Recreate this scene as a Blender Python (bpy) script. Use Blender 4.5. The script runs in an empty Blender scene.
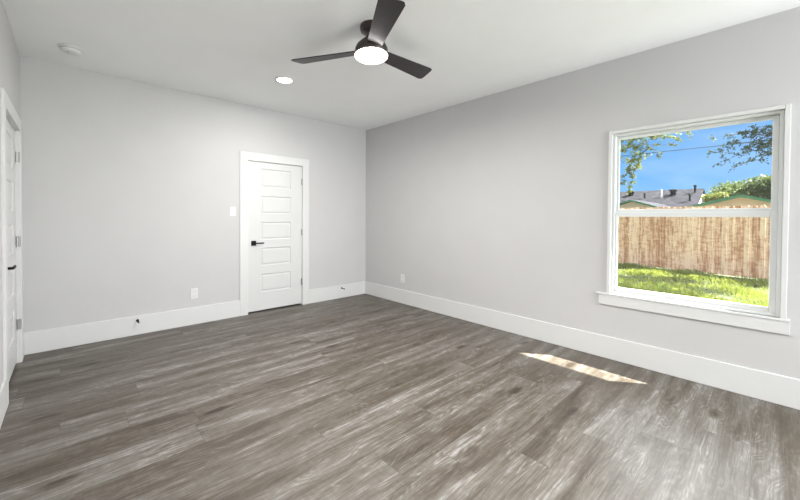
import bpy, bmesh, math, random
from mathutils import Vector, Matrix
random.seed(7)
C = bpy.context.scene.collection
PI = math.pi

# ---------------------------------------------------------------- camera
F, PITCH, YAW, ROLL = 350.2226, -0.0151, 0.7190, 0.0061
CAM = Vector((-3.7801, -4.6219, 1.3136))
H, W, YF = 2.7757, 4.1262, -7.6          # ceiling height, room width, wall behind the camera
cd = bpy.data.cameras.new('camera'); cam = bpy.data.objects.new('camera', cd); C.objects.link(cam)
bpy.context.scene.camera = cam
cd.sensor_width = 36; cd.lens = F * 36 / 800
cd.shift_x = 22.6745 / 800; cd.shift_y = -28.1948 / 800
cd.clip_start = .02; cd.clip_end = 400
fw = Vector((math.sin(YAW)*math.cos(PITCH), math.cos(YAW)*math.cos(PITCH), math.sin(PITCH)))
rt = Vector((math.cos(YAW), -math.sin(YAW), 0)); up = rt.cross(fw)
r2 = rt*math.cos(ROLL) + up*math.sin(ROLL); u2 = -rt*math.sin(ROLL) + up*math.cos(ROLL)
m = Matrix((r2, u2, -fw)).transposed().to_4x4(); m.translation = CAM
cam.matrix_world = m

# ---------------------------------------------------------------- world, sun, lights, exposure
sc = bpy.context.scene
sc.view_settings.view_transform = 'Standard'; sc.view_settings.look = 'None'
sc.view_settings.exposure = 0.46; sc.view_settings.gamma = 1.0
sc.view_settings.use_curve_mapping = False
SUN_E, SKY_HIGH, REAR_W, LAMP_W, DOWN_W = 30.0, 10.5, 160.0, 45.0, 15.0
world = bpy.data.worlds.new('sky'); sc.world = world; world.use_nodes = True
wt = world.node_tree; wt.nodes.clear()
def wn(t, **k):
    n = wt.nodes.new(t)
    for a, v in k.items(): setattr(n, a, v)
    return n
tc = wn('ShaderNodeTexCoord'); sx = wn('ShaderNodeSeparateXYZ'); wt.links.new(tc.outputs['Generated'], sx.inputs[0])
cr = wn('ShaderNodeValToRGB'); wt.links.new(sx.outputs['Z'], cr.inputs[0])
e = cr.color_ramp.elements
e[0].position = 0.0; e[0].color = (.25, .52, .86, 1)
e[1].position = .34; e[1].color = (.05, .22, .64, 1)
x_ = e.new(.14); x_.color = (.12, .36, .76, 1)
mp = wn('ShaderNodeMapping'); mp.inputs['Scale'].default_value = (3.0, 3.0, 8.0); wt.links.new(tc.outputs['Generated'], mp.inputs[0])
nz = wn('ShaderNodeTexNoise'); nz.inputs['Scale'].default_value = 1.6; nz.inputs['Detail'].default_value = 6; nz.inputs['Distortion'].default_value = .8
wt.links.new(mp.outputs[0], nz.inputs['Vector'])
c2 = wn('ShaderNodeValToRGB'); wt.links.new(nz.outputs['Fac'], c2.inputs[0])
c2.color_ramp.elements[0].position = .47; c2.color_ramp.elements[0].color = (0, 0, 0, 1)
c2.color_ramp.elements[1].position = .80; c2.color_ramp.elements[1].color = (.42, .42, .42, 1)
mx = wn('ShaderNodeMixRGB'); mx.inputs[2].default_value = (.50, .70, .92, 1)
wt.links.new(c2.outputs[0], mx.inputs[0]); wt.links.new(cr.outputs[0], mx.inputs[1])
# sky brightened above the visible part, added to light the room floor
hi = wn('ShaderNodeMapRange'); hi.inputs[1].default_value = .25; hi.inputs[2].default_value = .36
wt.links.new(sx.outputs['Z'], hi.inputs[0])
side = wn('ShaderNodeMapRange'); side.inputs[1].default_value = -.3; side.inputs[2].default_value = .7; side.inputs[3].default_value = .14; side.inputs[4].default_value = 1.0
wt.links.new(sx.outputs['X'], side.inputs[0])                 # the added brightness is strongest on the side the window faces
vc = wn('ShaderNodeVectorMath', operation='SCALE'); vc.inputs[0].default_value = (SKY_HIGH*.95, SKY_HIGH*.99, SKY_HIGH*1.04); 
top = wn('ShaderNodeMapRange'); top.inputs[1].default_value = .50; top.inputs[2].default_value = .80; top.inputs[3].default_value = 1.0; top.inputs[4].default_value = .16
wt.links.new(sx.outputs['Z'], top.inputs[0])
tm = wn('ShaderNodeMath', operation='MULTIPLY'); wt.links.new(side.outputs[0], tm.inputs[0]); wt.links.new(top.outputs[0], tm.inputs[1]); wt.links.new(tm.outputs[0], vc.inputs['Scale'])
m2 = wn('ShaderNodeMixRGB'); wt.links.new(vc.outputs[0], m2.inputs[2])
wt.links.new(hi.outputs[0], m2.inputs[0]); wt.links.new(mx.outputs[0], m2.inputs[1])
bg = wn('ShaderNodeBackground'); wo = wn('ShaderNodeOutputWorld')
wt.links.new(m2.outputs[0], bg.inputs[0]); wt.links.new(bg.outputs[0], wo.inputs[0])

def light(name, typ, energy, loc, direction=None, **k):
    d = bpy.data.lights.new(name, typ); d.energy = energy
    for a, v in k.items(): setattr(d, a, v)
    o = bpy.data.objects.new(name, d); o.location = loc; C.objects.link(o)
    if direction is not None: o.rotation_euler = Vector(direction).to_track_quat('-Z', 'Y').to_euler()
    return o
light('sun', 'SUN', SUN_E, (6, -10, 12), (-.52, .65, -1), angle=.0093, color=(1, .96, .88))
# added fill light behind the camera, brightens walls and ceiling
light('rear_fill_light', 'AREA', REAR_W, (-.95, YF-.16, 1.45), (-.32, 1, .12), shape='RECTANGLE', size=1.7, size_y=1.7, color=(.985, .99, .99))

# ---------------------------------------------------------------- mesh helpers
class MB:
    def __init__(s): s.v = []; s.f = []; s.sm = []
    def add(s, vs, fs, smooth=False):
        b = len(s.v); s.v += [tuple(v) for v in vs]; s.f += [tuple(b+i for i in f) for f in fs]; s.sm += [smooth]*len(fs); return s
    def box(s, x0, x1, y0, y1, z0, z1):
        vs = [(x, y, z) for x in (x0, x1) for y in (y0, y1) for z in (z0, z1)]
        return s.add(vs, [(0,1,3,2),(4,6,7,5),(0,4,5,1),(2,3,7,6),(0,2,6,4),(1,5,7,3)])
    def tube(s, pts, rads, n=10, caps=True):
        pts = [Vector(p) for p in pts]; vs = []
        for i, p in enumerate(pts):
            d = (pts[min(i+1, len(pts)-1)] - pts[max(i-1, 0)]).normalized()
            a = d.orthogonal() if i == 0 else (a - d*a.dot(d))
            a = a.normalized(); b = d.cross(a)
            r = rads[i] if isinstance(rads, (list, tuple)) else rads
            vs += [p + (a*math.cos(2*PI*k/n) + b*math.sin(2*PI*k/n))*r for k in range(n)]
        fs = [(i*n+k, i*n+(k+1) % n, (i+1)*n+(k+1) % n, (i+1)*n+k) for i in range(len(pts)-1) for k in range(n)]
        s.add(vs, fs, True)
        if caps:
            s.add(vs[:n], [tuple(range(n))[::-1]]); s.add(vs[-n:], [tuple(range(n))])
        return s
    def lathe(s, prof, cx=0, cy=0, n=40, smooth=True, axis='z'):
        vs = []
        for r, z in prof:
            for k in range(n):
                a = 2*PI*k/n; q = (r*math.cos(a), r*math.sin(a))
                vs.append((cx+q[0], cy+q[1], z) if axis == 'z' else (cx+q[0], cy - z, q[1]))
        fs = [(i*n+k, i*n+(k+1) % n, (i+1)*n+(k+1) % n, (i+1)*n+k) for i in range(len(prof)-1) for k in range(n)]
        s.add(vs, fs, smooth)
        if prof[0][0] > 1e-6: s.add(vs[:n], [tuple(range(n))])
        if prof[-1][0] > 1e-6: s.add(vs[-n:], [tuple(range(n))])
        return s
    def prism(s, poly, z0, z1):
        n = len(poly)
        vs = [(x, y, z0) for x, y in poly] + [(x, y, z1) for x, y in poly]
        return s.add(vs, [tuple(range(n))[::-1], tuple(range(n, 2*n))] + [(i, (i+1) % n, n+(i+1) % n, n+i) for i in range(n)])
    def build(s, name, mat, parent=None, bevel=0, seg=2):
        me = bpy.data.meshes.new(name); me.from_pydata(s.v, [], s.f)
        me.polygons.foreach_set('use_smooth', s.sm); me.update()
        bm = bmesh.new(); bm.from_mesh(me); bmesh.ops.recalc_face_normals(bm, faces=bm.faces[:]); bm.to_mesh(me); bm.free()
        me.materials.append(mat)
        o = bpy.data.objects.new(name, me); C.objects.link(o)
        if parent: o.parent = parent
        if bevel:
            b = o.modifiers.new('bevel', 'BEVEL'); b.width = bevel; b.segments = seg; b.limit_method = 'ANGLE'
        return o
def tag(o, label=None, cat=None, group=None, kind=None):
    for k, v in (('label', label), ('category', cat), ('group', group), ('kind', kind)):
        if v: o[k] = v
    return o
def empty(name, loc=(0, 0, 0), **k):
    o = bpy.data.objects.new(name, None); o.location = loc; o.empty_display_size = .1; C.objects.link(o); return tag(o, **k)

# ---------------------------------------------------------------- materials
class N:
    def __init__(s, name):
        s.m = bpy.data.materials.new(name); s.m.use_nodes = True; s.t = s.m.node_tree; s.t.nodes.clear()
        s.out = s.t.nodes.new('ShaderNodeOutputMaterial')
    def n(s, typ, ins=None, **k):
        o = s.t.nodes.new(typ)
        for a, v in k.items(): setattr(o, a, v)
        for a, v in (ins or {}).items():
            if hasattr(v, 'is_output'): s.t.links.new(v, o.inputs[a])
            else: o.inputs[a].default_value = v
        return o
    def math(s, op, a, b=None, c=None):
        ins = {0: a}
        if b is not None: ins[1] = b
        if c is not None: ins[2] = c
        return s.n('ShaderNodeMath', ins, operation=op).outputs[0]
    def ramp(s, fac, stops):
        r = s.n('ShaderNodeValToRGB', {0: fac}); el = r.color_ramp.elements
        el[0].position, el[0].color = stops[0][0], (*stops[0][1], 1)
        el[1].position, el[1].color = stops[-1][0], (*stops[-1][1], 1)
        for p, c in stops[1:-1]: q = el.new(p); q.color = (*c, 1)
        return r.outputs[0]
    def mix(s, fac, a, b, mode='MIX'):
        return s.n('ShaderNodeMixRGB', {0: fac, 1: a, 2: b}, blend_type=mode).outputs[0]
    def noise(s, vec, scale, detail=3, rough=.5, dist=0):
        return s.n('ShaderNodeTexNoise', {'Vector': vec, 'Scale': scale, 'Detail': detail, 'Roughness': rough, 'Distortion': dist}).outputs['Fac']
    def obj(s, scale=None):
        t = s.n('ShaderNodeTexCoord').outputs['Object']
        if scale: t = s.n('ShaderNodeMapping', {'Vector': t, 'Scale': scale}).outputs[0]
        return t
    def done(s, color, rough=.5, bump=None, bd=.002, bs=.3, **k):
        b = s.n('ShaderNodeBsdfPrincipled', {'Base Color': color, 'Roughness': rough})
        for a, v in k.items():
            b.inputs[a.replace('_', ' ')].default_value = v
        if bump is not None:
            bp = s.n('ShaderNodeBump', {'Height': bump, 'Strength': bs, 'Distance': bd}); s.t.links.new(bp.outputs[0], b.inputs['Normal'])
        s.t.links.new(b.outputs[0], s.out.inputs[0]); return s.m
def rgba(c): return (*c, 1)
def simple(name, col, rough=.5, var=.04, scale=20, bump=0, **k):
    a = N(name); f = a.noise(a.obj(), scale, 4)
    c = a.ramp(f, [(.3, tuple(x*(1-var) for x in col)), (.7, tuple(min(1, x*(1+var)) for x in col))])
    return a.done(c, rough, f if bump else None, bs=bump, **k)
WALLC = (.565, .563, .563)
M = {}
M['wall'] = simple('wall_paint', WALLC, .75, .012, 3)
M['ceiling'] = simple('ceiling_paint', (.90, .91, .91), .85, .012, 3)
M['trim'] = simple('trim_paint', (.69, .695, .69), .35, .01, 6)
M['door'] = simple('door_paint', (.66, .665, .66), .38, .01, 6)
M['vinyl'] = simple('window_vinyl', (.70, .715, .715), .4, .01, 8)
M['plate'] = simple('white_plastic', (.72, .72, .715), .35, .01, 10)
M['dark_slot'] = simple('dark_slot', (.03, .03, .03), .6)
M['black_metal'] = simple('black_metal', (.005, .005, .005), .5, .1, Specular_IOR_Level=.25)
M['nickel'] = simple('satin_nickel', (.45, .45, .44), .35, .05, Metallic=.9)
M['rubber'] = simple('black_rubber', (.02, .02, .02), .7)
M['bronze'] = simple('fan_bronze', (.035, .024, .020), .38, .1, 30)
a = N('fan_blade_wood'); f = a.noise(a.obj((6, 60, 6)), 2.0, 5, .6, .4)
M['blade'] = a.done(a.ramp(f, [(.3, (.012, .008, .010)), (.7, (.026, .018, .022))]), .34, f, bs=.08)
def emit(name, col, st):
    a = N(name); em = a.n('ShaderNodeEmission', {'Color': rgba(col), 'Strength': st}); a.t.links.new(em.outputs[0], a.out.inputs[0]); return a.m
a = N('window_glass')
tr = a.n('ShaderNodeBsdfTransparent', {'Color': (.97, .98, .975, 1)}); gl = a.n('ShaderNodeBsdfGlossy', {'Color': (1, 1, 1, 1), 'Roughness': .02})
mxs = a.n('ShaderNodeMixShader', {0: .04, 1: tr.outputs[0], 2: gl.outputs[0]}); a.t.links.new(mxs.outputs[0], a.out.inputs[0]); M['glass'] = a.m

# grey brown wood plank floor: planks run along x
PW, PL = .232, 1.52
a = N('plank_floor'); s3 = a.n('ShaderNodeSeparateXYZ', {0: a.obj()}); X, Y = s3.outputs['X'], s3.outputs['Y']
yy = a.math('DIVIDE', a.math('ADD', Y, 20*PW + 4.32), PW); row = a.math('FLOOR', yy); fy = a.math('FRACT', yy)
wr = a.n('ShaderNodeTexWhiteNoise', {'W': row}, noise_dimensions='1D').outputs['Value']
xx = a.math('ADD', a.math('DIVIDE', a.math('ADD', X, 30.0), PL), a.math('MULTIPLY', wr, 7.0)); col = a.math('FLOOR', xx); fx = a.math('FRACT', xx)
idv = a.n('ShaderNodeCombineXYZ', {0: row, 1: col}).outputs[0]
rnd = a.n('ShaderNodeTexWhiteNoise', {'Vector': idv}, noise_dimensions='3D')
rc = a.n('ShaderNodeSeparateColor', {0: rnd.outputs['Color']})
R1, R2, R3 = rc.outputs[0], rc.outputs[1], rc.outputs[2]
gx = a.math('ADD', X, a.math('MULTIPLY', R1, 40)); gy = a.math('ADD', Y, a.math('MULTIPLY', R2, 17))
P = a.n('ShaderNodeCombineXYZ', {0: gx, 1: gy, 2: a.math('MULTIPLY', R3, 9)}).outputs[0]
def sc_(v, s): return a.n('ShaderNodeMapping', {'Vector': v, 'Scale': s}).outputs[0]
field = a.noise(sc_(P, (1.0, 8, 1)), 1.0, 2.5, .5, .5)
rings = a.math('ABSOLUTE', a.math('SUBTRACT', a.math('FRACT', a.math('MULTIPLY', field, 21)), .5))   # contour lines: cathedral grain
broad = a.noise(sc_(P, (.9, 9, 1)), 1.0, 4, .62, .35)
fine = a.noise(sc_(P, (5, 110, 1)), 1.0, 3, .6, .2)
mott = a.noise(sc_(P, (7, 16, 1)), 1.0, 4, .6, 1.0)
cross = a.noise(sc_(P, (60, 9, 1)), 1.0, 2, .5)
knot = a.n('ShaderNodeTexVoronoi', {'Vector': sc_(P, (1.6, 4.3, 1)), 'Scale': 1.0}).outputs['Distance']
kf = a.n('ShaderNodeMapRange', {0: knot, 1: .03, 2: .17, 3: 1.0, 4: 0.0}).outputs[0]
ringmask = a.n('ShaderNodeMapRange', {0: mott, 1: .43, 2: .62}).outputs[0]
t = a.math('MULTIPLY_ADD', broad, 1.30, -.17)
t = a.math('ADD', t, a.math('MULTIPLY', a.math('SUBTRACT', fine, .5), .75))
t = a.math('ADD', t, a.math('MULTIPLY', a.math('SUBTRACT', mott, .5), .38))
t = a.math('ADD', t, a.math('MULTIPLY', a.math('SUBTRACT', cross, .5), .12))
t = a.math('ADD', t, a.math('MULTIPLY', a.math('SUBTRACT', R3, .5), .09))
t = a.math('ADD', t, a.math('MULTIPLY', a.math('SUBTRACT', rings, .25), a.math('MULTIPLY', ringmask, .55)))
t = a.math('SUBTRACT', t, a.math('MULTIPLY', kf, .5))
wood = a.ramp(t, [(.08, (.030, .022, .014)), (.36, (.076, .061, .045)), (.62, (.136, .123, .106)), (.98, (.31, .302, .287))])
ey = a.math('MINIMUM', fy, a.math('SUBTRACT', 1, fy)); ex = a.math('MINIMUM', fx, a.math('SUBTRACT', 1, fx))
sy_ = a.n('ShaderNodeMapRange', {0: ey, 1: .003, 2: .010, 3: 1, 4: 0}).outputs[0]
sx_ = a.n('ShaderNodeMapRange', {0: ex, 1: .0008, 2: .0022, 3: 1, 4: 0}).outputs[0]
seam = a.math('MULTIPLY', a.math('MAXIMUM', sy_, sx_), .42)
wood = a.mix(seam, wood, (.05, .045, .04, 1))
rr = a.n('ShaderNodeMapRange', {0: fine, 1: .3, 2: .7, 3: .40, 4: .50}).outputs[0]
M['floor'] = a.done(wood, rr, a.math('SUBTRACT', fine, seam), bd=.001, bs=.15, Specular_IOR_Level=.5)

# ---------------------------------------------------------------- room shell
S = lambda o: tag(o, kind='structure')
X1 = .2                                        # outer face of the window wall
OY0, OY1, OZ0, OZ1 = -4.645, -3.607, .612, 2.087   # window opening
S(MB().box(-W-.2, X1, YF-.15, .2, -.12, 0).build('floor', M['floor']))
S(MB().box(-W-.2, X1, YF-.15, .2, H, H+.15).build('ceiling', M['ceiling']))
J = .0125
DL, DR, DT = -2.013, -1.210, 2.045             # back door opening
b = MB(); b.box(-W-.2, DL-J, 0, .14, 0, H); b.box(DR+J, X1, 0, .14, 0, H); b.box(DL-J, DR+J, 0, .14, DT+J, H); b.box(DL-J, DR+J, .12, .14, 0, DT+J)
S(b.build('wall_back', M['wall']))
LY0, LY1 = -1.12, -.225                        # left door opening
b = MB(); b.box(-W-.14, -W, YF, LY0-J, 0, H); b.box(-W-.14, -W, LY1+J, 0, 0, H); b.box(-W-.14, -W, LY0-J, LY1+J, DT+J, H); b.box(-W-.14, -W-.12, LY0-J, LY1+J, 0, DT+J)
S(b.build('wall_left', M['wall']))
b = MB(); b.box(0, X1, YF, OY0, 0, H); b.box(0, X1, OY1, 0, 0, H); b.box(0, X1, OY0, OY1, 0, OZ0); b.box(0, X1, OY0, OY1, OZ1, H)
S(b.build('wall_right', M['wall']))
b = MB(); b.box(-W-.14, -1.85, YF-.12, YF, 0, H); b.box(-.05, X1, YF-.12, YF, 0, H); b.box(-1.85, -.05, YF-.12, YF, 0, .6); b.box(-1.85, -.05, YF-.12, YF, 2.3, H)
S(b.build('wall_front', M['wall']))
T, BH = .015, .207
def board(name, x0, x1, y0, y1): return S(MB().box(x0, x1, y0, y1, 0, BH).build(name, M['trim'], bevel=.003))
CW = .108
b = MB(); b.box(-W, DL-CW, -T, 0, 0, BH); b.box(DR+CW, 0, -T, 0, 0, BH)
S(b.build('baseboard_back', M['trim'], bevel=.003))
board('baseboard_right', -T, 0, YF, -T)
b = MB(); b.box(-W, -W+T, LY1+CW, -T, 0, BH); b.box(-W, -W+T, YF, LY0-CW, 0, BH)
S(b.build('baseboard_left', M['trim'], bevel=.003))
S(MB().box(-W+T, -T, YF, YF+T, 0, BH).build('baseboard_front', M['trim'], bevel=.003))
# roof overhang outside the window
S(MB().box(X1, X1+.555, -9, 4, 2.45, 2.62).build('trim_eave', M['trim']))

# ---------------------------------------------------------------- doors (built facing -y, hinged at +x)
def slab(w, h, z0, panels, px0, px1, th=.035):
    """panelled slab: front face at y=0 with moulded recesses"""
    b = MB(); xs = [0, px0, px1, w]; zs = [z0] + [z for p in panels for z in p] + [h]
    for i in range(3):
        for j in range(len(zs)-1):
            x0, x1, za, zb = xs[i], xs[i+1], zs[j], zs[j+1]
            if i == 1 and j % 2 == 1:
                steps = [(0, 0), (.008, .009), (.020, .009), (.034, .003)]
                rg = [[(x0+q, y, za+q), (x1-q, y, za+q), (x1-q, y, zb-q), (x0+q, y, zb-q)] for q, y in steps]
                for r0, r1 in zip(rg, rg[1:]):
                    for k in range(4): b.add([r0[k], r0[(k+1) % 4], r1[(k+1) % 4], r1[k]], [(0, 1, 2, 3)])
                b.add(rg[-1], [(0, 1, 2, 3)])
            else: b.add([(x0, 0, za), (x1, 0, za), (x1, 0, zb), (x0, 0, zb)], [(0, 1, 2, 3)])
    b.add([(0, 0, z0), (0, th, z0), (w, th, z0), (w, 0, z0), (0, 0, h), (0, th, h), (w, th, h), (w, 0, h)],
          [(0, 1, 2, 3), (4, 7, 6, 5), (0, 4, 5, 1), (3, 2, 6, 7), (1, 5, 6, 2)])
    return b
PANELS = [(.268, .517), (.632, .877), (.985, 1.229), (1.338, 1.583), (1.698, 1.955)]
def lever(parent, x, y, z, s):
    """square rose, neck and flat lever; s=+1 lever runs to +x"""
    hd = MB().box(x-.033, x+.033, y-.009, y, z-.033, z+.033).build('door_handle', M['black_metal'], parent, .002)
    MB().tube([(x, y-.009, z), (x, y-.05, z)], .010, 12).build('handle_neck', M['black_metal'], hd)
    MB().box(*sorted((x-s*.012, x+s*.125)), y-.060, y-.047, z-.009, z+.009).build('lever', M['black_metal'], hd, .003)
def make_door(name, w, rec, jamb_hinge):
    """opening from x=0 to x=w, wall plane y=0; rec = how far the slab sits behind it"""
    root = empty(name); S(root)
    g = .004
    sl = slab(w-2*g, DT-g, .026, PANELS, .170, w-2*g-.175)
    sl.v = [(x+g, y+rec, z) for x, y, z in sl.v]
    sl.build('door_panel', M['door'], root)
    b = MB(); b.box(-.012, 0, 0, .12, 0, DT); b.box(w, w+.012, 0, .12, 0, DT); b.box(-.012, w+.012, 0, .12, DT, DT+.012)
    for q in b.v: pass
    b.build('door_jamb', M['trim'], root)
    # the stop the slab closes against
    MB().box(0, w, rec+.036, rec+.048, DT-.012, DT).box(0, .012, rec+.036, rec+.048, 0, DT).box(w-.012, w, rec+.036, rec+.048, 0, DT).build('door_stop', M['trim'], root)
    c = MB(); c.box(-CW, -.003, -.016, 0, 0, DT+CW); c.box(w+.003, w+CW, -.016, 0, 0, DT+CW); c.box(-.003, w+.003, -.016, 0, DT+.003, DT+CW)
    c.build('door_casing', M['trim'], root, .002)
    for z in (.345, 1.075, 1.815):
        if jamb_hinge:
            hb = MB().box(w-.0025, w, -.012, .016, z-.045, z+.045)
            hb.tube([(w-.007, rec-.010, z-.045), (w-.007, rec-.010, z+.045)], .0085, 10)
        else:
            hb = MB().tube([(w-.002, -.008, z-.045), (w-.002, -.008, z+.045)], .0075, 12).box(w-.02, w-.002, -.0015, .001, z-.045, z+.045)
        hb.build('hinge', M['nickel'], root)
    lever(root, .076, rec, .945 if not jamb_hinge else .93, 1)
    return root
d1 = make_door('door_1', DR-DL, .004, False); d1.location = (DL, 0, 0)
d2 = make_door('door_2', LY1-LY0, .018, True); d2.location = (-W, LY0, 0); d2.rotation_euler.z = PI/2

# ---------------------------------------------------------------- window
w1 = S(empty('window_1', (0, 0, 0)))
tw_ = .028
b = MB(); b.box(-.018, 0, OY1, OY1+tw_, OZ0, OZ1+tw_); b.box(-.018, 0, OY0-tw_, OY0, OZ0, OZ1+tw_); b.box(-.018, 0, OY0, OY1, OZ1, OZ1+tw_)
b.build('window_casing', M['trim'], w1, .003)
fr = .022
b = MB()
for (x0, x1, f_) in ((.010, .12, fr), ):
    b.box(x0, x1, OY1-f_, OY1, OZ0, OZ1); b.box(x0, x1, OY0, OY0+f_, OZ0, OZ1); b.box(x0, x1, OY0+f_, OY1-f_, OZ1-f_, OZ1); b.box(x0, x1, OY0+f_, OY1-f_, OZ0, OZ0+f_)
b.build('window_frame', M['vinyl'], w1, .003)
GL, GR = -3.648, -4.588
def sash(name, x0, x1, zb, zt, gb, gt):
    a_, c_ = OY0+fr, OY1-fr
    b = MB(); b.box(x0, x1, GL, c_, zb, zt); b.box(x0, x1, a_, GR, zb, zt); b.box(x0, x1, GR, GL, zb, gb); b.box(x0, x1, GR, GL, gt, zt)
    o = b.build(name, M['vinyl'], w1, .004)
    MB().box((x0+x1)/2-.003, (x0+x1)/2+.003, GR-.006, GL+.006, gb-.006, gt+.006).build('pane', M['glass'], o)
sash('upper_sash', .056, .082, 1.352, OZ1-fr, 1.394, 2.037)
sash('lower_sash', .024, .050, OZ0+fr, 1.366, .672, 1.326)
MB().box(-.022, .06, OY0-.046, OY1+.115, .594, .612).build('window_sill', M['trim'], w1, .003)
MB().box(-.016, 0, OY0-.046, OY1+.092, .503, .594).build('window_apron', M['trim'], w1, .002)
# made-up window behind the camera, unseen, added to go with the fill light
w2 = S(empty('added_rear_window', (0, 0, 0)))
b = MB()
for x0, x1 in ((-1.85, -1.79), (-.98, -.92), (-.11, -.05)): b.box(x0, x1, YF-.09, YF-.03, .6, 2.3)
b.box(-1.79, -.11, YF-.09, YF-.03, .6, .66); b.box(-1.79, -.11, YF-.09, YF-.03, 2.24, 2.3)
b.build('window_frame', M['vinyl'], w2, .003)
for x0, x1 in ((-1.79, -.98), (-.92, -.11)): MB().box(x0, x1, YF-.063, YF-.057, .66, 2.24).build('pane', M['glass'], w2)

# ---------------------------------------------------------------- ceiling fan
FX, FY, FH, FR = -2.037, -2.549, 2.585, .650
fan = empty('ceiling_fan', (FX, FY, H), label='dark brown three-blade ceiling fan with round lit lamp hanging from the ceiling', cat='ceiling fan')
z = lambda v: v - H
MB().lathe([(0, 0), (.086, 0), (.088, -.022), (.082, -.045), (.050, -.058), (0, -.059)]).build('canopy', M['bronze'], fan)
MB().lathe([(.020, -.05), (.020, z(2.66))], n=20).build('downrod', M['bronze'], fan)
MB().lathe([(0, z(2.70)), (.034, z(2.70)), (.044, z(2.685)), (.080, z(2.655)), (.112, z(2.625)), (.126, z(2.595)), (.126, z(2.562)), (.118, z(2.556)), (0, z(2.556))]).build('motor_housing', M['bronze'], fan)
lampo = MB().lathe([(.118, z(2.556)), (.126, z(2.549)), (.124, z(2.538)), (.109, z(2.528)), (.07, z(2.521)), (0, z(2.518))]).build('lamp_diffuser', emit('fan_lamp_glow', (1, .96, .92), 9.0), fan)
for k in range(3):
    ang = .016 - k*2*PI/3
    outline = []
    r0, r1, wa, wb = .105, FR, .056, .082
    pts = [(r0, -wa), (r0+.25, -wa-.012), (r1-.035, -wb), (r1-.012, -wb+.008), (r1-.004, -wb+.028), (r1+.015, wb-.035), (r1+.012, wb-.012), (r1-.012, wb), (r0+.25, wa+.012), (r0, wa)]
    bl = MB().prism(pts, -.004, .004)
    rx = Matrix.Rotation(math.radians(-12), 4, 'X'); rz = Matrix.Rotation(ang, 4, 'Z')
    bl.v = [tuple(rz @ (rx @ Vector(v)) + Vector((0, 0, z(FH)))) for v in bl.v]
    bl.build('blade', M['blade'], fan, .002)
fl = light('fan_lamp_light', 'AREA', LAMP_W, (FX, FY, 2.505), (0, 0, -1), shape='DISK', size=.24, color=(1, .97, .945))

# ---------------------------------------------------------------- recessed lights, smoke detector
def downlight(x, y, label, k=1.0, spread=180):
    t = empty('recessed_light', (x, y, H), label=label, cat='ceiling light', group='recessed ceiling lights')
    MB().lathe([(.078, -.001), (.078, -.006), (.100, -.005), (.102, 0)], n=40).build('trim_ring', M['plate'], t)
    MB().lathe([(.078, -.003), (0, -.004)], n=40).build('lens', M['lens'], t)
    light('recessed_light_beam', 'AREA', DOWN_W*k, (x, y, H-.012), (0, 0, -1), shape='DISK', size=.15, color=(1, .985, .96), spread=math.radians(spread))
M['lens'] = emit('downlight_glow', (1, .98, .96), 12.0)
downlight(-2.042, -1.106, 'round white recessed ceiling light, lit, between the fan and the door')
downlight(-2.30, -4.35, 'added round white recessed ceiling light, lit, out of view near the camera', 1.5, 110)  # extra lamp out of view, added to brighten the middle of the floor
sd = empty('smoke_detector', (-3.771, -.512, H), label='round white smoke detector on the ceiling near the left corner', cat='smoke detector')
MB().lathe([(0, 0), (.088, 0), (.088, -.008), (.080, -.012), (0, -.012)], n=48).build('mounting_plate', M['plate'], sd)
MB().lathe([(.066, -.012), (.070, -.016), (.070, -.030), (.060, -.040), (.030, -.044), (0, -.044)], n=48).build('detector_body', M['plate'], sd)
MB().lathe([(.008, -.042), (.008, -.0455), (0, -.0455)], cx=-.02, cy=-.02, n=12).build('sensor_button', M['nickel'], sd)

# ---------------------------------------------------------------- wall plates, door stops
def outlet(label, w=.080, h=.124):
    t = empty('wall_outlet', label=label, cat='outlet', group='white wall outlets')
    MB().box(-w/2, w/2, -.006, 0, -h/2, h/2).build('cover_plate', M['plate'], t, .002)
    for s in (-1, 1):
        rc_ = MB().box(-.017, .017, -.0085, -.006, s*.028-.014, s*.028+.014).build('receptacle', M['plate'], t, .002)
        MB().box(-.008, -.006, -.0089, -.0084, s*.028-.004, s*.028+.006).box(.006, .008, -.0089, -.0084, s*.028-.004, s*.028+.006).build('slots', M['dark_slot'], rc_)
    return t
o = outlet('white wall outlet low on the back wall, left of the white door'); o.location = (-2.664, 0, .371)
o = outlet('white wall outlet low on the right wall near the room corner'); o.location = (0, -.895, .378); o.rotation_euler.z = -PI/2
sw = empty('light_switch', (-2.211, 0, 1.367), label='white light switch plate on the back wall beside the door casing', cat='light switch')
MB().box(-.040, .040, -.006, 0, -.060, .060).build('cover_plate', M['plate'], sw, .002)
MB().box(-.016, .016, -.0095, -.006, -.033, .033).build('rocker', M['plate'], sw, .0015)
def doorstop(x, label):
    t = empty('door_stop', (x, -T, .158), label=label, cat='door stop', group='baseboard door stops')
    MB().lathe([(.014, 0), (.014, .004), (.006, .008)], n=16, axis='y').build('base', M['black_metal'], t)
    MB().tube([(0, -.006, 0), (0, -.062, -.004)], .0045, 10).build('rod', M['black_metal'], t)
    MB().tube([(0, -.060, -.004), (0, -.075, -.005)], .009, 12).build('rubber_tip', M['rubber'], t)
doorstop(-3.235, 'small black door stop on the baseboard left of the back door')
doorstop(-.500, 'small dark door stop on the baseboard between the back door and the room corner')

# ---------------------------------------------------------------- outside
GZ = -.215
a = N('lawn_soil'); f = a.noise(a.obj(), 1.3, 6, .6); g = a.noise(a.obj(), 14, 4, .6)
M['soil'] = a.done(a.mix(g, a.ramp(f, [(.35, (.03, .05, .01)), (.54, (.06, .08, .02)), (.66, (.15, .12, .07))]), (.05, .07, .02, 1)), .95)
gp = MB(); gp.add([(X1, -60, GZ), (120, -60, GZ), (120, 60, GZ), (X1, 60, GZ)], [(0, 1, 2, 3)])
S(gp.build('ground', M['soil']))

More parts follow.
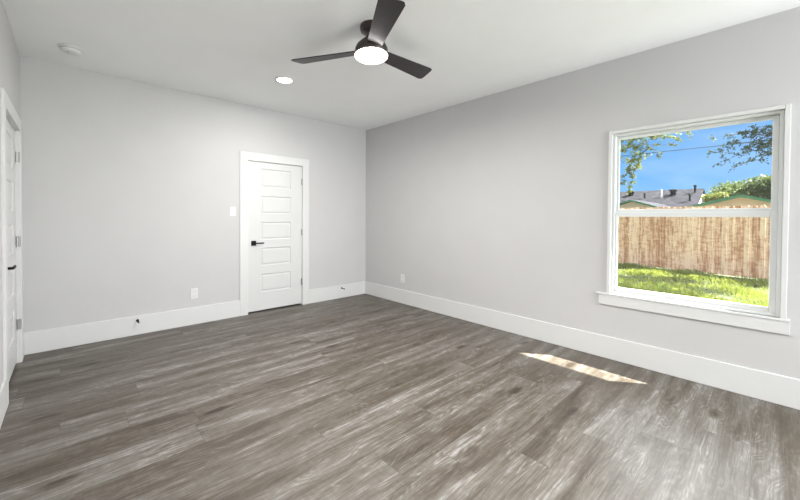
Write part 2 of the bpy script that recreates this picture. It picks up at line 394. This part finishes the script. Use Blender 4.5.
def leafmat(name, c0, c1, c2):
    a = N(name); f = a.noise(a.obj(), 1.8, 3); g = a.n('ShaderNodeTexWhiteNoise', {'Vector': a.n('ShaderNodeVectorMath', {0: a.obj(), 1: (.12, .12, .12)}, operation='SNAP').outputs[0]}).outputs['Value']
    col = a.mix(g, a.ramp(f, [(.35, c0), (.62, c1)]), rgba(c2))
    b = a.n('ShaderNodeBsdfPrincipled', {'Base Color': col, 'Roughness': .6}); tl = a.n('ShaderNodeBsdfTranslucent', {'Color': col})
    ms = a.n('ShaderNodeMixShader', {0: .4, 1: b.outputs[0], 2: tl.outputs[0]}); a.t.links.new(ms.outputs[0], a.out.inputs[0]); return a.m
M['blade_grass'] = leafmat('grass_blades', (.08, .14, .015), (.30, .35, .04), (.38, .42, .11))
gb = MB()
fx_ = lambda y: 9.95 + (y + 1.17) * .255
for i in range(38000):
    y = random.uniform(-7.5, .8); x = random.uniform(.8, min(fx_(y), 10.3) - .03)
    clump = .5 + .5*math.sin(x*3.1 + math.sin(y*2.3)*2) * math.sin(y*2.7 + x)
    if random.random() > .15 + .9*clump: continue
    for j in range(2):
        h = random.uniform(.03, .10) * (.4 + 1.3*clump); an = random.uniform(0, 2*PI); le = random.uniform(.1, .7)*h; wd = random.uniform(.005, .011)
        px, py = x + random.uniform(-.02, .02), y + random.uniform(-.02, .02)
        ca, sa = math.cos(an), math.sin(an)
        gb.add([(px-sa*wd, py+ca*wd, GZ), (px+sa*wd, py-ca*wd, GZ), (px+ca*le*.4+sa*wd*.7, py+sa*le*.4-ca*wd*.7, GZ+h*.6), (px+ca*le, py+sa*le, GZ+h), (px+ca*le*.4-sa*wd*.7, py+sa*le*.4+ca*wd*.7, GZ+h*.6)], [(0, 1, 2, 3, 4)])
tag(gb.build('grass', M['blade_grass']), 'bright green unmown grass in front of the wooden fence', 'grass', kind='stuff')

# fence
a = N('fence_wood'); co = a.obj()
s3 = a.n('ShaderNodeSeparateXYZ', {0: co}); bid = a.math('FLOOR', a.math('DIVIDE', s3.outputs['Y'], .142))
wn_ = a.n('ShaderNodeTexWhiteNoise', {'W': bid}, noise_dimensions='1D').outputs['Value']
f = a.noise(a.n('ShaderNodeMapping', {'Vector': co, 'Scale': (14, 14, 1.3)}).outputs[0], 1.5, 5, .6, .5)
g = a.noise(a.n('ShaderNodeMapping', {'Vector': co, 'Scale': (4, 4, 9)}).outputs[0], 1.6, 4, .6, .8)
tt = a.math('ADD', a.math('MULTIPLY', f, .6), a.math('ADD', a.math('MULTIPLY', wn_, .13), a.math('MULTIPLY', g, .37)))
M['fence'] = a.done(a.ramp(tt, [(.34, (.24, .095, .04)), (.48, (.58, .30, .16)), (.62, (.90, .66, .47))]), .85, f, bs=.3)
fence = empty('wooden_fence', (fx_(-2), -2, GZ), label='tan wooden picket privacy fence across the yard beyond the grass', cat='fence')
A0, A1 = Vector((fx_(3.0), 3.0)), Vector((fx_(-9), -9)); L = (A1-A0).length; d = (A1-A0)/L
fence.rotation_euler.z = math.atan2(d.y, d.x) + PI/2       # local -y runs along the fence, +x away from the house
org = Vector((fx_(-2), -2)); s0 = -(org-A0).length
b = MB(); n_b = int(L/.142)
for i in range(n_b):
    y1 = -(s0 + i*.142); dz = random.uniform(-.008, .008)
    xo = random.uniform(-.003, .003); th = 1.865 + dz
    # dog-eared board
    o_ = [(y1, 0.03), (y1-.137, .03), (y1-.137, th-.03), (y1-.112, th), (y1-.025, th), (y1, th-.03)]
    vs = [(xo, q[0], q[1]) for q in o_] + [(xo+.018, q[0], q[1]) for q in o_]
    b.add(vs, [tuple(range(6)), tuple(range(6, 12))[::-1]] + [(k, (k+1) % 6, 6+(k+1) % 6, 6+k) for k in range(6)])
b.build('picket_panel', M['fence'], fence)
for zz in (.28, .95, 1.62): MB().box(.018, .056, -(s0), -(s0+L), zz, zz+.088).build('fence_rail', M['fence'], fence)
MB().box(-.022, 0, -(s0), -(s0+L), 1.745, 1.80).build('top_trim_board', M['fence'], fence)
for k in range(5):
    yy_ = -(s0 + 1.0 + k*2.4); MB().box(.056, .145, yy_-.045, yy_+.045, 0, 1.80).build('fence_post', M['fence'], fence)

# houses beyond the fence
a = N('roof_shingles'); br = a.n('ShaderNodeTexBrick', {'Vector': a.obj((1, 1, 1)), 'Scale': 1.0, 'Mortar Size': .012, 'Brick Width': .34, 'Row Height': .16, 'Color1': (.014, .014, .019, 1), 'Color2': (.028, .028, .036, 1), 'Mortar': (.008, .008, .012, 1)})
f = a.noise(a.obj(), 3.0, 4, .65)
M['shingle'] = a.done(a.mix(.5, br.outputs['Color'], a.ramp(f, [(.40, (.008, .008, .013)), (.62, (.065, .065, .08))])), .9, Specular_IOR_Level=.1)
M['siding'] = simple('cream_siding', (.50, .43, .34), .8, .05, 4)
M['green'] = simple('green_fascia', (.03, .17, .09), .6, .1, 5)
M['vent'] = simple('dark_roof_vent', (.012, .016, .018), .7, .1, 8, Specular_IOR_Level=.1)
M['white_paint'] = simple('white_paint', (.85, .85, .83), .6, .03, 8)
def gable_long(root, x0, xr, x1, y0, y1, ze, zr, mat='shingle', th=.10):
    """roof whose ridge runs along y; eaves at x0 and x1"""
    for xe, nm in ((x0, 'roof'), (x1, 'roof')):
        MB().add([(xe, y0, ze), (xr, y0, zr), (xr, y1, zr), (xe, y1, ze), (xe, y0, ze-th), (xr, y0, zr-th), (xr, y1, zr-th), (xe, y1, ze-th)],
                 [(0,1,2,3), (4,7,6,5), (0,4,5,1), (3,2,6,7), (0,3,7,4), (1,5,6,2)]).build(nm, M[mat], root)
h1 = empty('house', (38, 3, GZ), label='house with long grey shingled roof and vent pipes beyond the fence', cat='house')
k = lambda x, y, zz: (x-38, y-3, zz-GZ)
def off(b, o3):
    b.v = [(v[0]-o3[0], v[1]-o3[1], v[2]-o3[2]) for v in b.v]; return b
def hroof(root, org3, x0, xr, x1, y0, y1, ze, zr, mat='shingle', th=.10):
    for xe in (x0, x1):
        off(MB().add([(xe, y0, ze), (xr, y0, zr), (xr, y1, zr), (xe, y1, ze), (xe, y0, ze-th), (xr, y0, zr-th), (xr, y1, zr-th), (xe, y1, ze-th)],
                 [(0,1,2,3), (4,7,6,5), (0,4,5,1), (3,2,6,7), (0,3,7,4), (1,5,6,2)]), org3).build('roof', M[mat], root)
O1 = (38, 3, GZ)
hroof(h1, O1, 33.5, 38, 42.5, -.35, 9.0, 2.0, 3.95)
off(MB().add([(33.9, -.2, GZ), (42.1, -.2, GZ), (42.1, -.2, 2.1), (38, -.2, 3.84), (33.9, -.2, 2.1), (33.9, 8.8, GZ), (42.1, 8.8, GZ), (42.1, 8.8, 2.1), (38, 8.8, 3.84), (33.9, 8.8, 2.1)],
    [(0,1,2,3,4), (5,9,8,7,6), (0,5,6,1), (1,6,7,2), (4,9,5,0)]), O1).build('wall', M['white_paint'], h1)
for (x, y, zz, r, hh) in ((37.0, 4.75, 3.45, .22, .35), (36.3, 2.3, 3.1, .05, .85), (36.8, 1.55, 3.4, .22, .38), (37.2, .15, 3.6, .08, .50), (35.3, .25, 2.75, .07, .50), (36.2, 3.5, 3.1, .07, .40)):
    vb = MB().lathe([(r, zz-.2), (r, zz+hh)], cx=x, cy=y, n=10)
    if r > .06: vb.lathe([(r*1.5, zz+hh), (r*1.5, zz+hh+.10), (0, zz+hh+.16)], cx=x, cy=y, n=10)
    off(vb, O1).build('roof_vent', M['vent'] if hh < .8 else M['white_paint'], h1)
h1b = empty('shed', (36, -3, GZ), label='low grey-roofed building at the right end of the long grey roof', cat='building')
O1b = (36, -3, GZ)
hroof(h1b, O1b, 32.5, 36, 39.5, -5.2, -.5, 1.9, 3.05)
off(MB().add([(32.9, -5.0, GZ), (39.1, -5.0, GZ), (39.1, -5.0, 2.0), (36, -5.0, 2.95), (32.9, -5.0, 2.0), (32.9, -.6, GZ), (39.1, -.6, GZ), (39.1, -.6, 2.0), (36, -.6, 2.95), (32.9, -.6, 2.0)],
    [(0,1,2,3,4), (5,9,8,7,6), (0,5,6,1), (1,6,7,2), (4,9,5,0)]), O1b).build('wall', M['white_paint'], h1b)
def gable_front(label, x, yc, hw, ze, zr, depth, fasc):
    """gabled building whose triangle faces the house"""
    root = empty('gabled_house', (x, yc, GZ), label=label, cat='house')
    b = MB(); zl, zp = ze-GZ, zr-GZ; i = hw-.25
    zi = zl + (zp-zl)*.25/hw
    P_ = [(-i, 0), (i, 0), (i, zi-.06), (0, zp-.06), (-i, zi-.06)]
    b.add([(0, p[0], p[1]) for p in P_] + [(depth, p[0], p[1]) for p in P_], [(0,1,2,3,4), (5,9,8,7,6)] + [(q, (q+1) % 5, 5+(q+1) % 5, 5+q) for q in range(5)])
    b.build('wall', M['siding'], root)
    for s in (-1, 1):
        MB().add([(-.25, s*hw, zl), (-.25, 0, zp), (depth+.2, 0, zp), (depth+.2, s*hw, zl), (-.25, s*hw, zl+.05), (-.25, 0, zp+.05), (depth+.2, 0, zp+.05), (depth+.2, s*hw, zl+.05)],
                 [(0,1,2,3), (4,7,6,5), (0,4,5,1), (3,2,6,7), (0,3,7,4), (1,5,6,2)]).build('roof', M['shingle'], root)
        MB().add([(-.29, s*hw, zl-fasc), (-.29, 0, zp-fasc), (-.29, 0, zp+.04), (-.29, s*hw, zl+.04), (-.25, s*hw, zl-fasc), (-.25, 0, zp-fasc), (-.25, 0, zp+.04), (-.25, s*hw, zl+.04)],
                 [(0,1,2,3), (4,7,6,5), (0,4,5,1), (3,2,6,7), (0,3,7,4), (1,5,6,2)]).build('fascia_board', M['green'], root)
    return root
gable_front('cream gabled house with green fascia beyond the right of the fence', 16.0, -3.66, 1.9, 1.66, 2.22, 6, .07)
gable_front('small cream gable with thin green edge beyond the left of the fence', 20.0, .79, 1.5, 1.78, 2.30, 6, .05)

# power line
tag(MB().tube([(14, -30, 4.25), (14, -15, 4.02), (14, -3.64, 3.965), (14, -.27, 3.97), (14, 12, 4.12)], .011, 6).build('power_line', M['rubber']), 'thin black power line crossing the sky beyond the window', 'power line')

# trees
M['leaf_l'] = leafmat('yellow_green_leaves', (.04, .07, .02), (.30, .34, .03), (.15, .18, .03))
M['leaf_d'] = leafmat('dark_green_leaves', (.02, .04, .018), (.09, .14, .04), (.04, .07, .03))
M['leaf_m'] = leafmat('mid_green_leaves', (.045, .08, .025), (.13, .18, .05), (.11, .14, .04))
M['leaf_y'] = leafmat('yellow_bush_leaves', (.10, .14, .02), (.22, .24, .04), (.16, .18, .04))
M['bark'] = simple('bark', (.09, .075, .06), .9, .25, 6)
def leaf(b, p, s, rnd):
    d = Vector((rnd.gauss(0, 1), rnd.gauss(0, 1), rnd.gauss(-.3, .8))).normalized(); q = d.orthogonal().normalized()
    q = Matrix.Rotation(rnd.uniform(0, 2*PI), 3, d) @ q; w = q*s*.32
    b.add([p, p + d*s*.45 + w, p + d*s, p + d*s*.45 - w], [(0, 1, 2, 3)])
def crown(label, x, y, r, zc, hz, n, s, mat, trunk_r=.2, name='tree', seed=1):
    rnd = random.Random(seed); root = empty(name, (x, y, GZ), label=label, cat='tree')
    b = MB(); lobes = [(rnd.uniform(-.6, .6)*r, rnd.uniform(-.6, .6)*r, rnd.uniform(-.5, .55)*hz, rnd.uniform(.35, .6)) for _ in range(12)]
    for i in range(n):
        lx, ly, lz, lr = rnd.choice(lobes); v = Vector((rnd.gauss(0, 1), rnd.gauss(0, 1), rnd.gauss(0, 1))).normalized()*rnd.uniform(.55, 1)
        leaf(b, Vector((lx+v.x*lr*r, ly+v.y*lr*r, zc-GZ+lz+v.z*lr*hz)), s*rnd.uniform(.6, 1.3), rnd)
    b.build('foliage', M[mat], root)
    MB().tube([(0, 0, 0), (.1, .05, (zc-GZ)*.5), (0, 0, zc-GZ)], [trunk_r, trunk_r*.8, trunk_r*.4], 8).build('trunk', M['bark'], root)
crown('dense green tree rising behind the cream gabled house', 30, -3.4, 2.0, 2.95, 1.15, 9000, .20, 'leaf_m', seed=3)
crown('small yellow-green tree between the grey roof and the dense tree', 27, -2.06, .66, 2.58, .38, 2600, .13, 'leaf_y', .08, seed=5)

def overhang(label, base, limbs, mat, seed, n_leaf, ls, extra):
    """tree standing beside the view; its limbs reach into the window"""
    rnd = random.Random(seed); root = empty('tree', base, label=label, cat='tree', group=None)
    B = Vector(base); top = Vector(extra)
    cc = top - B + Vector((0, -.5 if B.y < 0 else .6, 1.9))
    MB().tube([(0, 0, 0), (.06, .03, 1.2), tuple((top-B)*.72), tuple(top-B), tuple(cc)], [.20, .15, .13, .11, .04], 10).build('trunk', M['bark'], root)
    lv = MB(); br_ = MB()
    for i in range(16):                                        # main boughs and the crown over the trunk
        v = Vector((rnd.gauss(0, 1), rnd.gauss(0, 1), rnd.uniform(-.45, 1))).normalized()
        e_ = cc + Vector((v.x*1.3, v.y*1.2, v.z*.95)); br_.tube([tuple(top-B + Vector((0, 0, rnd.uniform(0, .9)))), tuple((cc+e_)/2), tuple(e_)], [.05, .03, .01], 6)
        for _ in range(420):
            g_ = Vector((rnd.gauss(0, 1), rnd.gauss(0, 1), rnd.gauss(0, 1))).normalized()*rnd.uniform(.25, 1)
            leaf(lv, e_ + Vector((g_.x*.55, g_.y*.55, g_.z*.42)), .12*rnd.uniform(.6, 1.2), rnd)
    for (end, r_, dens, spread, *st) in limbs:
        top = Vector(st[0]) if st else Vector(extra); end = Vector(end); mid = (top+end)/2 + Vector((rnd.uniform(-.15, .15), rnd.uniform(-.1, .1), .18))
        path = []
        for i in range(13):
            t_ = i/12; p = top*(1-t_)**2 + mid*2*t_*(1-t_) + end*t_**2
            p += Vector((rnd.gauss(0, .02), rnd.gauss(0, .02), rnd.gauss(0, .02))); path.append(p-B)
        br_.tube([tuple(p) for p in path], [r_*(1-.85*i/12) for i in range(13)], 6)
        for i in range(2 if st else 4, 13):
            for j in range(3):
                p = path[i]; dv = Vector((rnd.uniform(-1, 1), rnd.uniform(-1, 1), rnd.uniform(-1, .35))).normalized()*rnd.uniform(.3, 1)*spread
                q = p + dv; q1 = p + dv*.5 + Vector((0, 0, .03))
                br_.tube([tuple(p), tuple(q1), tuple(q)], [.007, .005, .003], 4)
                for _ in range(int(dens*n_leaf)):
                    u = rnd.random()**.6; c = (p.lerp(q1, u*2) if u < .5 else q1.lerp(q, u*2-1))
                    leaf(lv, c + Vector((rnd.gauss(0, .02), rnd.gauss(0, .02), rnd.gauss(0, .02))), ls*rnd.uniform(.6, 1.3), rnd)
    br_.build('branches', M['bark'], root); lv.build('foliage', M[mat], root)
overhang('tree reaching yellow-green leafy branches into the upper left of the window view', (8.0, .6, GZ),
    [((7.5, -2.0, 3.42), .03, 1.2, .30), ((7.4, -2.75, 3.46), .03, 1.3, .26), ((7.6, -3.15, 3.46), .02, 1.1, .22), ((7.5, -2.95, 3.32), .02, .9, .22), ((7.5, -2.35, 3.12), .02, 1.1, .26), ((7.5, -2.85, 3.12), .015, .6, .20),
     ((7.45, -2.00, 2.05), .014, .6, .10, (7.5, -2.30, 3.10)), ((7.4, -1.86, 2.25), .012, .5, .10, (7.5, -2.1, 3.0)), ((7.6, -2.2, 2.75), .012, .6, .2), ((7.5, -2.55, 2.92), .012, .5, .2)], 'leaf_l', 11, 20, .050, (8.0, -.2, 3.5))
overhang('tree reaching dark green twiggy branches into the upper right of the window view', (9.0, -6.4, GZ),
    [((8.5, -4.3, 3.48), .03, 1.3, .32), ((8.5, -3.95, 3.40), .02, .7, .25), ((8.6, -3.50, 3.38), .012, .5, .18), ((8.5, -3.45, 3.02), .014, .7, .22), ((8.4, -4.05, 3.0), .02, 1.0, .28), ((8.5, -4.35, 3.15), .02, 1.2, .3),
     ((8.5, -4.3, 2.70), .014, .8, .25), ((8.5, -3.60, 2.70), .012, .5, .20), ((8.6, -3.9, 2.60), .012, .5, .20), ((8.4, -3.8, 3.2), .014, .7, .22)], 'leaf_d', 12, 15, .052, (9.0, -5.6, 3.3))
